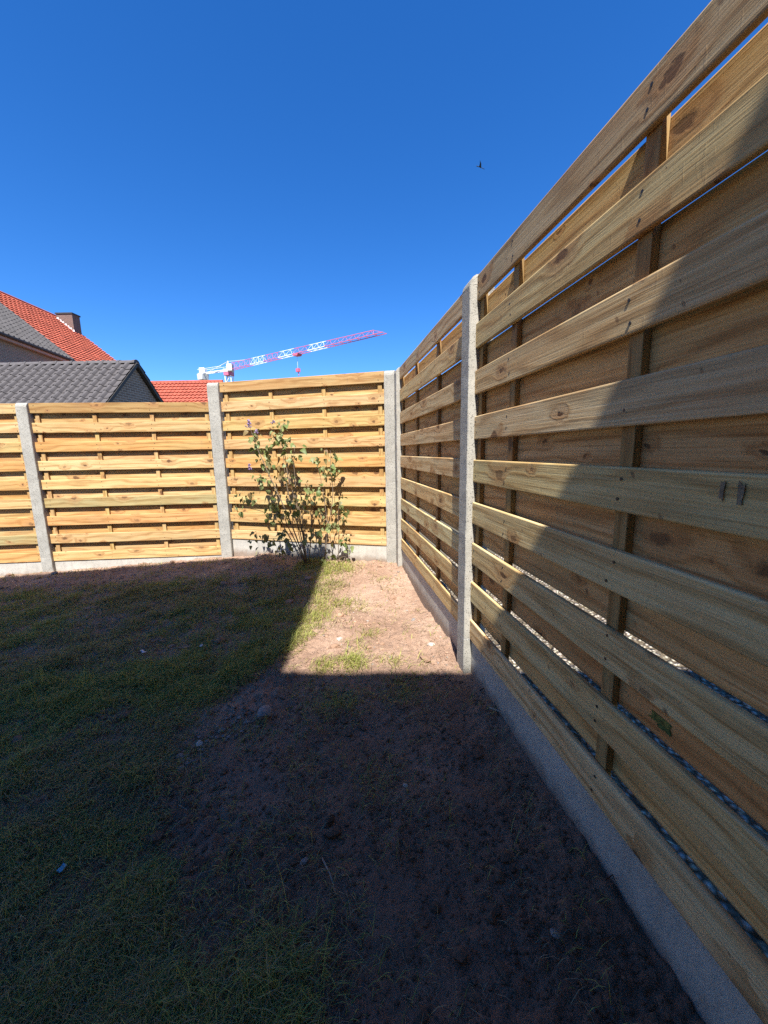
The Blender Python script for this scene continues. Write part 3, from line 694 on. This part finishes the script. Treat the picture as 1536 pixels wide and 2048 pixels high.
clusters = [(270, 260, 4, 0), (285, 290, 3, 1), (330, 240, 2, 2), (320, 325, 3, 1), (350, 385, 9, 0), (400, 370, 6, 0), (390, 470, 9, 0), (420, 490, 5, 1), (345, 600, 8, 0), (390, 620, 6, 0), (360, 660, 5, 0),
 (505, 220, 7, 0), (530, 170, 5, 0), (470, 250, 6, 0), (500, 300, 8, 0), (555, 310, 6, 0), (450, 330, 4, 1), (585, 320, 3, 0), (530, 340, 5, 0),
 (620, 430, 6, 0), (650, 415, 4, 0), (590, 450, 4, 0), (515, 470, 4, 2), (520, 580, 6, 2), (600, 600, 4, 2), (490, 620, 3, 2), (620, 570, 2, 1),
 (250, 760, 7, 2), (290, 740, 6, 2), (190, 815, 6, 1), (215, 740, 3, 1), (310, 770, 3, 1), (430, 780, 7, 1), (470, 850, 8, 1), (420, 860, 4, 1), (560, 870, 6, 0), (430, 930, 7, 1), (520, 900, 4, 1),
 (740, 690, 7, 0), (780, 710, 6, 0), (690, 740, 7, 0), (720, 630, 3, 2), (790, 770, 4, 2), (640, 760, 5, 0), (715, 820, 5, 1), (790, 850, 6, 1), (660, 830, 4, 1), (600, 800, 4, 1),
 (330, 1040, 6, 1), (390, 1060, 6, 1), (440, 1100, 5, 1), (290, 1080, 3, 1), (515, 1030, 9, 1), (550, 1080, 5, 1), (500, 1160, 6, 1), (590, 1130, 3, 1),
 (770, 480, 5, 0), (810, 490, 6, 0), (755, 455, 3, 0), (880, 410, 6, 0), (905, 450, 6, 0), (960, 545, 5, 0), (860, 560, 7, 0), (900, 540, 5, 0), (870, 600, 3, 0), (955, 790, 5, 1), (965, 860, 8, 0), (940, 890, 4, 0),
 (870, 950, 6, 0), (920, 985, 6, 1), (800, 1000, 6, 1), (780, 1060, 4, 1), (1005, 1070, 4, 1), (1020, 1090, 3, 1), (965, 1075, 3, 1), (850, 1220, 8, 0), (1000, 1195, 5, 1), (1010, 1240, 4, 1), (740, 1060, 3, 1), (700, 1080, 3, 1)]
TINT = {0: (1.15, 1.15, 1.0, 1), 1: (1.0, 1.02, .92, 1), 2: (1.0, .62, .6, 1)}
tot = 0; extra = []
for (cx, cy, n, k) in clusters:
    dyc = random.uniform(-.16, .12); extra.append((cx, cy, n, dyc))
    for i in range(max(2, round(n*.57))):
        if tot >= 292: break
        p = sp(cx+random.gauss(0, 26), cy+random.gauss(0, 26), dyc+random.gauss(0, .03)) - S0
        o = link('leaf', random.choice(lm), None, lil, p); s = random.uniform(.044, .076); o.scale = (s, s*.95, s)
        o.rotation_euler = (random.uniform(-.9, .9), random.uniform(.1, 1.3), random.uniform(-math.pi, math.pi)); o.color = TINT[k]; tot += 1
m = MB()
for (cx, cy, n, dyc) in extra:
    for i in range(max(1, round(n*.8))):
        q = sp(cx+random.gauss(0, 24), cy+random.gauss(0, 24), dyc+random.gauss(0, .04)) - S0; s = random.uniform(.026, .05)
        E_ = Matrix.Rotation(random.uniform(-3.14, 3.14), 3, 'Z') @ Matrix.Rotation(random.uniform(.1, 1.3), 3, 'Y') @ Matrix.Rotation(random.uniform(-.9, .9), 3, 'X')
        me_ = random.choice(lm); m.add([q + E_ @ (v_.co*s) for v_ in me_.vertices], [tuple(p_.vertices) for p_ in me_.polygons])
fo = link('small_leaves', mesh('small_leaves', m.v, m.f, True), LEAF, lil); fo['kind'] = 'stuff'
def flower(cx, cy, n, spread, dy):
    m = MB(); c = sp(cx, cy, dy)-S0
    for i in range(n):
        t = random.random(); q = c + Vector((random.gauss(0, .010)*(1.2-t), random.gauss(0, .010), (t-.5)*spread))
        a = random.uniform(0, 3); r = .0075
        d1 = Vector((math.cos(a), random.uniform(-.6, .6), math.sin(a)))*r; d2 = Vector((-math.sin(a), random.uniform(-.6, .6), math.cos(a)))*r
        m.add([q+d1, q+d2, q-d1, q-d2, q+Vector((0, -.003, 0))], [(0, 1, 4), (1, 2, 4), (2, 3, 4), (3, 0, 4)])
    m.build('flower_cluster', LILAC, lil)
flower(258, 180, 46, .075, -.05); flower(318, 240, 22, .04, -.05); flower(266, 515, 30, .06, -.05); flower(450, 170, 12, .03, 0)

# ------------------------------------------------------------------ grass and loose stuff on the soil
def in_garden(x, y):
    off = x*NV.x + y*NV.y - D0
    bl = np.where(x < -1.9, (x-LL.x)*dL.y - (y-LL.y)*dL.x, (x-ML.x)*dM.y - (y-ML.y)*dM.x)
    return (off < -.03) & (bl > .03)
def grass_density(x, y):
    n1 = fbm(x*2.2+4, y*2.2+1, 3); n2 = fbm(x*7+2, y*7+8, 2)
    edge = np.interp(y, [.3, .62, .78, .95, 1.15, 1.4, 1.65, 1.9, 2.2, 2.7, 3.3, 3.75, 4.2], [-.16, -.22, -.42, -.66, -.80, -.86, -.80, -.62, -.52, -.50, -.47, -.42, -.6])
    d = sstep(.10, -.22, x-edge+.5*(n1-.5))
    back = np.where(x < -.95, 3.62-.02*x+.25*(n1-.5), 4.2)
    d = d*sstep(.15, -.35, y-back)
    d = d*(.30+.70*sstep(.36, .58, n2)) * (.42+.58*sstep(.32, .55, n1))
    hole = np.exp(-(((x+.45)/.38)**2+((y-1.42)/.20)**2)); d = d*(1-.92*hole)
    lit = .10*sstep(.60, .70, fbm(x*5+7, y*5, 2))*sstep(.15, -.1, x+.0)*sstep(1.7, 1.95, y)
    for (tx, ty, r, a) in ((-.57, 2.4, .09, .6), (-.6, 3.1, .12, .8), (-.21, 1.97, .07, .55), (-.36, 1.92, .05, .5), (.03, 2.0, .05, .25), (-.1, 2.35, .06, .22), (-.5, 3.3, .12, .7), (-.5, 3.75, .16, .9), (-.36, 2.9, .10, .3), (-.5, 2.7, .08, .5), (-.3, .62, .12, .4), (-.05, 1.2, .1, .1), (.1, 1.72, .14, .12), (-.25, 1.62, .14, .15)):
        lit = np.maximum(lit, a*np.exp(-((x-tx)**2+(y-ty)**2)/r**2))
    sparse = .010*sstep(.4, .6, n2)+.03*sstep(.2, -.4, x+.1)*sstep(.4, .6, n2)
    return np.clip(np.maximum(np.maximum(d, lit), sparse), 0, 1)
def blades(N, name, lmin, lmax, lean, wide, colf, dens_pow=1.0, flat=False):
    u = rng.random(N); y = .36*np.exp(u*np.log(4.35/.36)); x = rng.uniform(-1.28, .9, N)*(y+.22)
    wgt = np.clip((y+.22)/1.9, .35, 1.0)
    keep = (rng.random(N) < grass_density(x, y)**dens_pow*wgt) & in_garden(x, y) & (x > -4.9); x = x[keep]; y = y[keep]; n = len(x)
    z = gz(x, y)-.004; L = rng.uniform(lmin, lmax, n)*(.45+1.15*fbm(x*5, y*5, 3)); az = rng.normal(-.5, 1.2, n) if not flat else rng.uniform(0, 6.28, n)
    tl = np.clip(rng.normal(lean, .28, n), .1, 1.5); wd_ = wide*(.55+.42*y)*rng.uniform(.6, 1.3, n)
    dx, dy = np.cos(az), np.sin(az); sx, sy = -dy*wd_, dx*wd_
    h1, r1 = L*.55*np.cos(tl*.7), L*.55*np.sin(tl*.7); h2, r2 = h1+L*.45*np.cos(np.minimum(tl*1.55, 1.75)), r1+L*.45*np.sin(np.minimum(tl*1.55, 1.75))
    V = np.empty((n, 5, 3)); P = np.c_[x, y, z]
    V[:, 0] = P+np.c_[sx, sy, 0*x]; V[:, 1] = P-np.c_[sx, sy, 0*x]
    V[:, 2] = P+np.c_[dx*r1+sx*.75, dy*r1+sy*.75, h1]; V[:, 3] = P+np.c_[dx*r1-sx*.75, dy*r1-sy*.75, h1]; V[:, 4] = P+np.c_[dx*r2, dy*r2, np.maximum(h2, .004)]
    b = (np.arange(n)*5)[:, None]
    F = np.concatenate([b+[0, 1, 3], b+[0, 3, 2], b+[2, 3, 4]])
    c = np.repeat(colf(x, y, n)[:, None, :], 5, 1).reshape(-1, 3)
    o = link(name, fast_mesh(name, V.reshape(-1, 3), F, True, c), GRASS_M); tag(o, kind='stuff'); return o, n
def green(x, y, n):
    t = rng.random((n, 1)); k = fbm(x*1.6+2, y*1.6, 2)[:, None]
    c = np.array([.265, .310, .060])*(1-t)+np.array([.470, .440, .125])*t
    dry = (rng.random((n, 1)) < .12+.45*sstep(.45, .65, k)); return np.where(dry, np.array([.36, .29, .15])*rng.uniform(.7, 1.2, (n, 1)), c*rng.uniform(.75, 1.2, (n, 1)))
def straw(x, y, n): return np.where(rng.random((n, 1)) < .45, np.array([.11, .075, .045]), np.array([.42, .33, .20]))*rng.uniform(.5, 1.2, (n, 1))
go, n1 = blades(1150000, 'grass', .030, .080, 1.0, .0011, green); tag(go, 'short patchy lawn growing over the left half of the garden', 'grass')
tg, n3 = blades(14000, 'tall_grass', .07, .15, .75, .0009, green, .8); tag(tg, 'single longer grass stalks standing out of the lawn', 'grass')
so_, n2 = blades(90000, 'dry_straw', .02, .09, 1.35, .0008, straw, .42, True); tag(so_, 'dry straw and dead blades lying on the soil', 'straw')

ICO = None
def ico():
    bm = bmesh.new(); bmesh.ops.create_icosphere(bm, subdivisions=1, radius=1)
    v = np.array([p.co[:] for p in bm.verts]); f = np.array([[q.index for q in p.verts] for p in bm.faces]); bm.free(); return v, f
IV, IF = ico()
def scatter(name, N, smin, smax, colf, flat, bare, label, cat):
    u = rng.random(N); y = .38*np.exp(u*np.log(4.3/.38)); x = rng.uniform(-1.25, .9, N)*(y+.2)
    g = grass_density(x, y); keep = in_garden(x, y) & (x > -4.6) & (rng.random(N) < np.clip(1-bare*g, .04, 1)*np.clip(.25+1.5*(fbm(x*6+1, y*6+4, 2)-.3), .1, 1)); x = x[keep]; y = y[keep]; n = len(x)
    s = smin*(smax/smin)**(rng.random(n)**2.2)*(.42+.27*y); a = rng.uniform(0, 6.28, n)
    j = 1+rng.uniform(-.28, .28, (n, len(IV), 1)); V = IV[None]*j*np.c_[s*rng.uniform(.8, 1.4, n), s*rng.uniform(.7, 1.1, n), s*rng.uniform(flat*.7, flat*1.2, n)][:, None, :]
    ca, sa = np.cos(a)[:, None], np.sin(a)[:, None]; X_ = V[..., 0]*ca-V[..., 1]*sa; Y_ = V[..., 0]*sa+V[..., 1]*ca
    V = np.stack([X_+x[:, None], Y_+y[:, None], V[..., 2]+(gz(x, y)+s*flat*.25)[:, None]], -1)
    F = (IF[None]+(np.arange(n)*len(IV))[:, None, None]).reshape(-1, 3)
    c = np.repeat((colf(n)*(1-.62*sstep(2.6, 1.0, y))[:, None])[:, None, :], len(IV), 1).reshape(-1, 3)  # the scattered bits carry the same painted shade towards the viewer
    o = link(name, fast_mesh(name, V.reshape(-1, 3), F, False, c), CLOD_M); tag(o, label, cat, kind='stuff'); return n
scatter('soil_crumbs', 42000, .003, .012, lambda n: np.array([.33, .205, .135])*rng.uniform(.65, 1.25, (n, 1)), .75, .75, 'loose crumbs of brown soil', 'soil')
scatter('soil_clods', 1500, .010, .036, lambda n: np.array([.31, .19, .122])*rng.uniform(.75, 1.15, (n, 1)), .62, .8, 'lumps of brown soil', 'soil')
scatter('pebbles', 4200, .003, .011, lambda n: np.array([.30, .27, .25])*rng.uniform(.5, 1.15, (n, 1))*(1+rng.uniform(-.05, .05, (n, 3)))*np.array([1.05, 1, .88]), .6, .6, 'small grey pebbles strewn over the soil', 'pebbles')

# single stones and litter
STONE = plain('grey_stone', (.23, .20, .175), .9, .3, 30., .003); STONE_PALE = plain('pale_stone', (.42, .375, .32), .85, .2, 40., .002)
def stone(x, y, s, mat, label, flat=.6):
    bm = bmesh.new(); bmesh.ops.create_icosphere(bm, subdivisions=2, radius=1); r = random.Random(int(x*917+y*331))
    ax = [Vector((r.gauss(0, 1), r.gauss(0, 1), r.gauss(0, 1))).normalized() for _ in range(7)]
    for v in bm.verts:
        for a_ in ax:
            d = v.co.dot(a_)
            if d > .72: v.co -= a_*(d-.72)
        v.co = Vector((v.co.x*s*1.25, v.co.y*s*.9, v.co.z*s*flat))
    me = bpy.data.meshes.new('stone'); bm.to_mesh(me); bm.free()
    o = link('stone', me, mat, None, (x, y, float(gz(x, y))+s*flat*.35), (r.uniform(-.2, .2), r.uniform(-.2, .2), r.uniform(0, 6)))
    return tag(o, label, 'stone')
stone(-.56, 1.54, .040, STONE, 'largest grey angular stone, at the upper end of the bare patch', .6)
m = MB(); rr = random.Random(5)
for i in range(110):
    t = rr.random(); x = -.60-.27*t+rr.gauss(0, .035); y = 1.50-.24*t+rr.gauss(0, .03); q = rr.uniform(.003, .010); z = float(gz(x, y))
    V_ = [(x+p[0]*q*rr.uniform(.7, 1.4), y+p[1]*q*rr.uniform(.7, 1.2), z+q*.3+p[2]*q*rr.uniform(.5, .9)) for p in IV]; m.add(V_, [tuple(f_) for f_ in IF])
tag(m.build('rubble', STONE), 'band of small grey rubble running along the upper left rim of the bare patch', 'rubble', kind='stuff')
stone(-.72, 1.46, .020, STONE, 'grey stone at the upper end of the row of rubble left of the bare patch')
stone(-.78, 1.38, .016, STONE_PALE, 'small pale stone in the middle of the row of rubble by the grass')
stone(-.83, 1.32, .018, STONE, 'grey stone at the lower end of the row of rubble by the grass')
stone(-2.02, 3.49, .030, STONE_PALE, 'round pale stone on the brown strip below the left fence panel')
stone(-2.47, 3.10, .024, STONE_PALE, 'pale stone at the front edge of the brown strip on the left')
stone(-.30, 2.25, .020, STONE_PALE, 'flat pale stone in the sunlit soil near the shadow edge')
stone(.28, 2.18, .022, STONE_PALE, 'white stone in the sunlit soil near the speckled post')
stone(.20, 2.6, .018, STONE, 'grey stone in the middle of the sunlit soil')
stone(.06, 1.17, .009, STONE_PALE, 'round pale stone on the shaded soil below the sunlit area')
stone(-.25, .92, .012, STONE, 'bluish grey stone beside a straw on the dark soil')
stone(.40, .74, .012, STONE, 'grey stone on the dark soil near the bottom right corner')
stone(-3.75, 4.1, .035, STONE, 'dark lump of stone at the foot of the leftmost post')
stone(-.80, 1.27, .012, STONE_PALE, 'smallest pale stone just below the row of rubble')
BLUE = plain('blue_plastic', (.16, .45, .62), .35, .1); PALEP = plain('pale_plastic', (.62, .66, .68), .4, .1)
def scrap(x, y, s, mat, label):
    v = []; f = []
    for i in range(4):
        for j in range(4): v.append(((i-1.5)*s*.5, (j-1.5)*s*.32, random.uniform(0, s*.35)))
    for i in range(3):
        for j in range(3): f.append((i*4+j, (i+1)*4+j, (i+1)*4+j+1, i*4+j+1))
    me = mesh('plastic_scrap', v, f, True); o = link('plastic_scrap', me, mat, None, (x, y, float(gz(x, y))+.018), (.3, -.2, random.uniform(0, 3)))
    md = o.modifiers.new('thick', 'SOLIDIFY'); md.thickness = .0012
    return tag(o, label, 'litter')
scrap(-.945, .905, .013, BLUE, 'crumpled light blue plastic scrap in the dark grass')
scrap(-1.16, 2.19, .016, PALEP, 'small white scrap in the grass left of the sunlit soil')
scrap(-1.48, 2.12, .022, PALEP, 'pale grey torn scrap lying deep in the lawn')
TWIG = plain('twig_bark', (.05, .035, .028), .9); ROOT = plain('dry_root', (.36, .29, .22), .9)
def twig(pts, r, mat, name, label, cat):
    m = MB(); b0 = Vector((pts[0][0], pts[0][1], 0)); P = []
    for (x, y, h) in pts: P.append(Vector((x, y, float(gz(x, y))+h)))
    o = m.tube(P, r, r*.5, 6); o = m.build(name, mat, None, True); return tag(o, label, cat)
twig([(.46, 1.70, .012), (.52, 1.715, .03), (.56, 1.735, .05), (.60, 1.74, .06)], .0035, TWIG, 'twig', 'dark twig lying against the plate at the foot of the speckled post', 'twig')
twig([(.465, 1.545, .015), (.50, 1.53, .022), (.53, 1.48, .02), (.535, 1.42, .016), (.55, 1.36, .01)], .0040, ROOT, 'root', 'pale dry root on the dark soil beside the right fence', 'root')
twig([(.50, 1.53, .022), (.53, 1.53, .03), (.545, 1.50, .022)], .003, ROOT, 'root', 'short pale root end lying over the longer root', 'root')
twig([(-.70, 1.13, .010), (-.715, 1.10, .014), (-.68, 1.085, .014), (-.665, 1.06, .013), (-.70, 1.025, .008)], .0017, ROOT, 'root', 'curly thin pale root on the dark soil by the grass', 'root')
twig([(.60, .86, .0), (.585, .82, .05), (.592, .79, .03), (.60, .74, .0)], .0016, TWIG, 'root', 'thin dark root sticking up against the shaded plate', 'root')
twig([(-.20, .93, .006), (-.17, .88, .012), (-.15, .84, .006)], .0028, ROOT, 'twig', 'short straw coloured stick on the dark soil', 'twig')
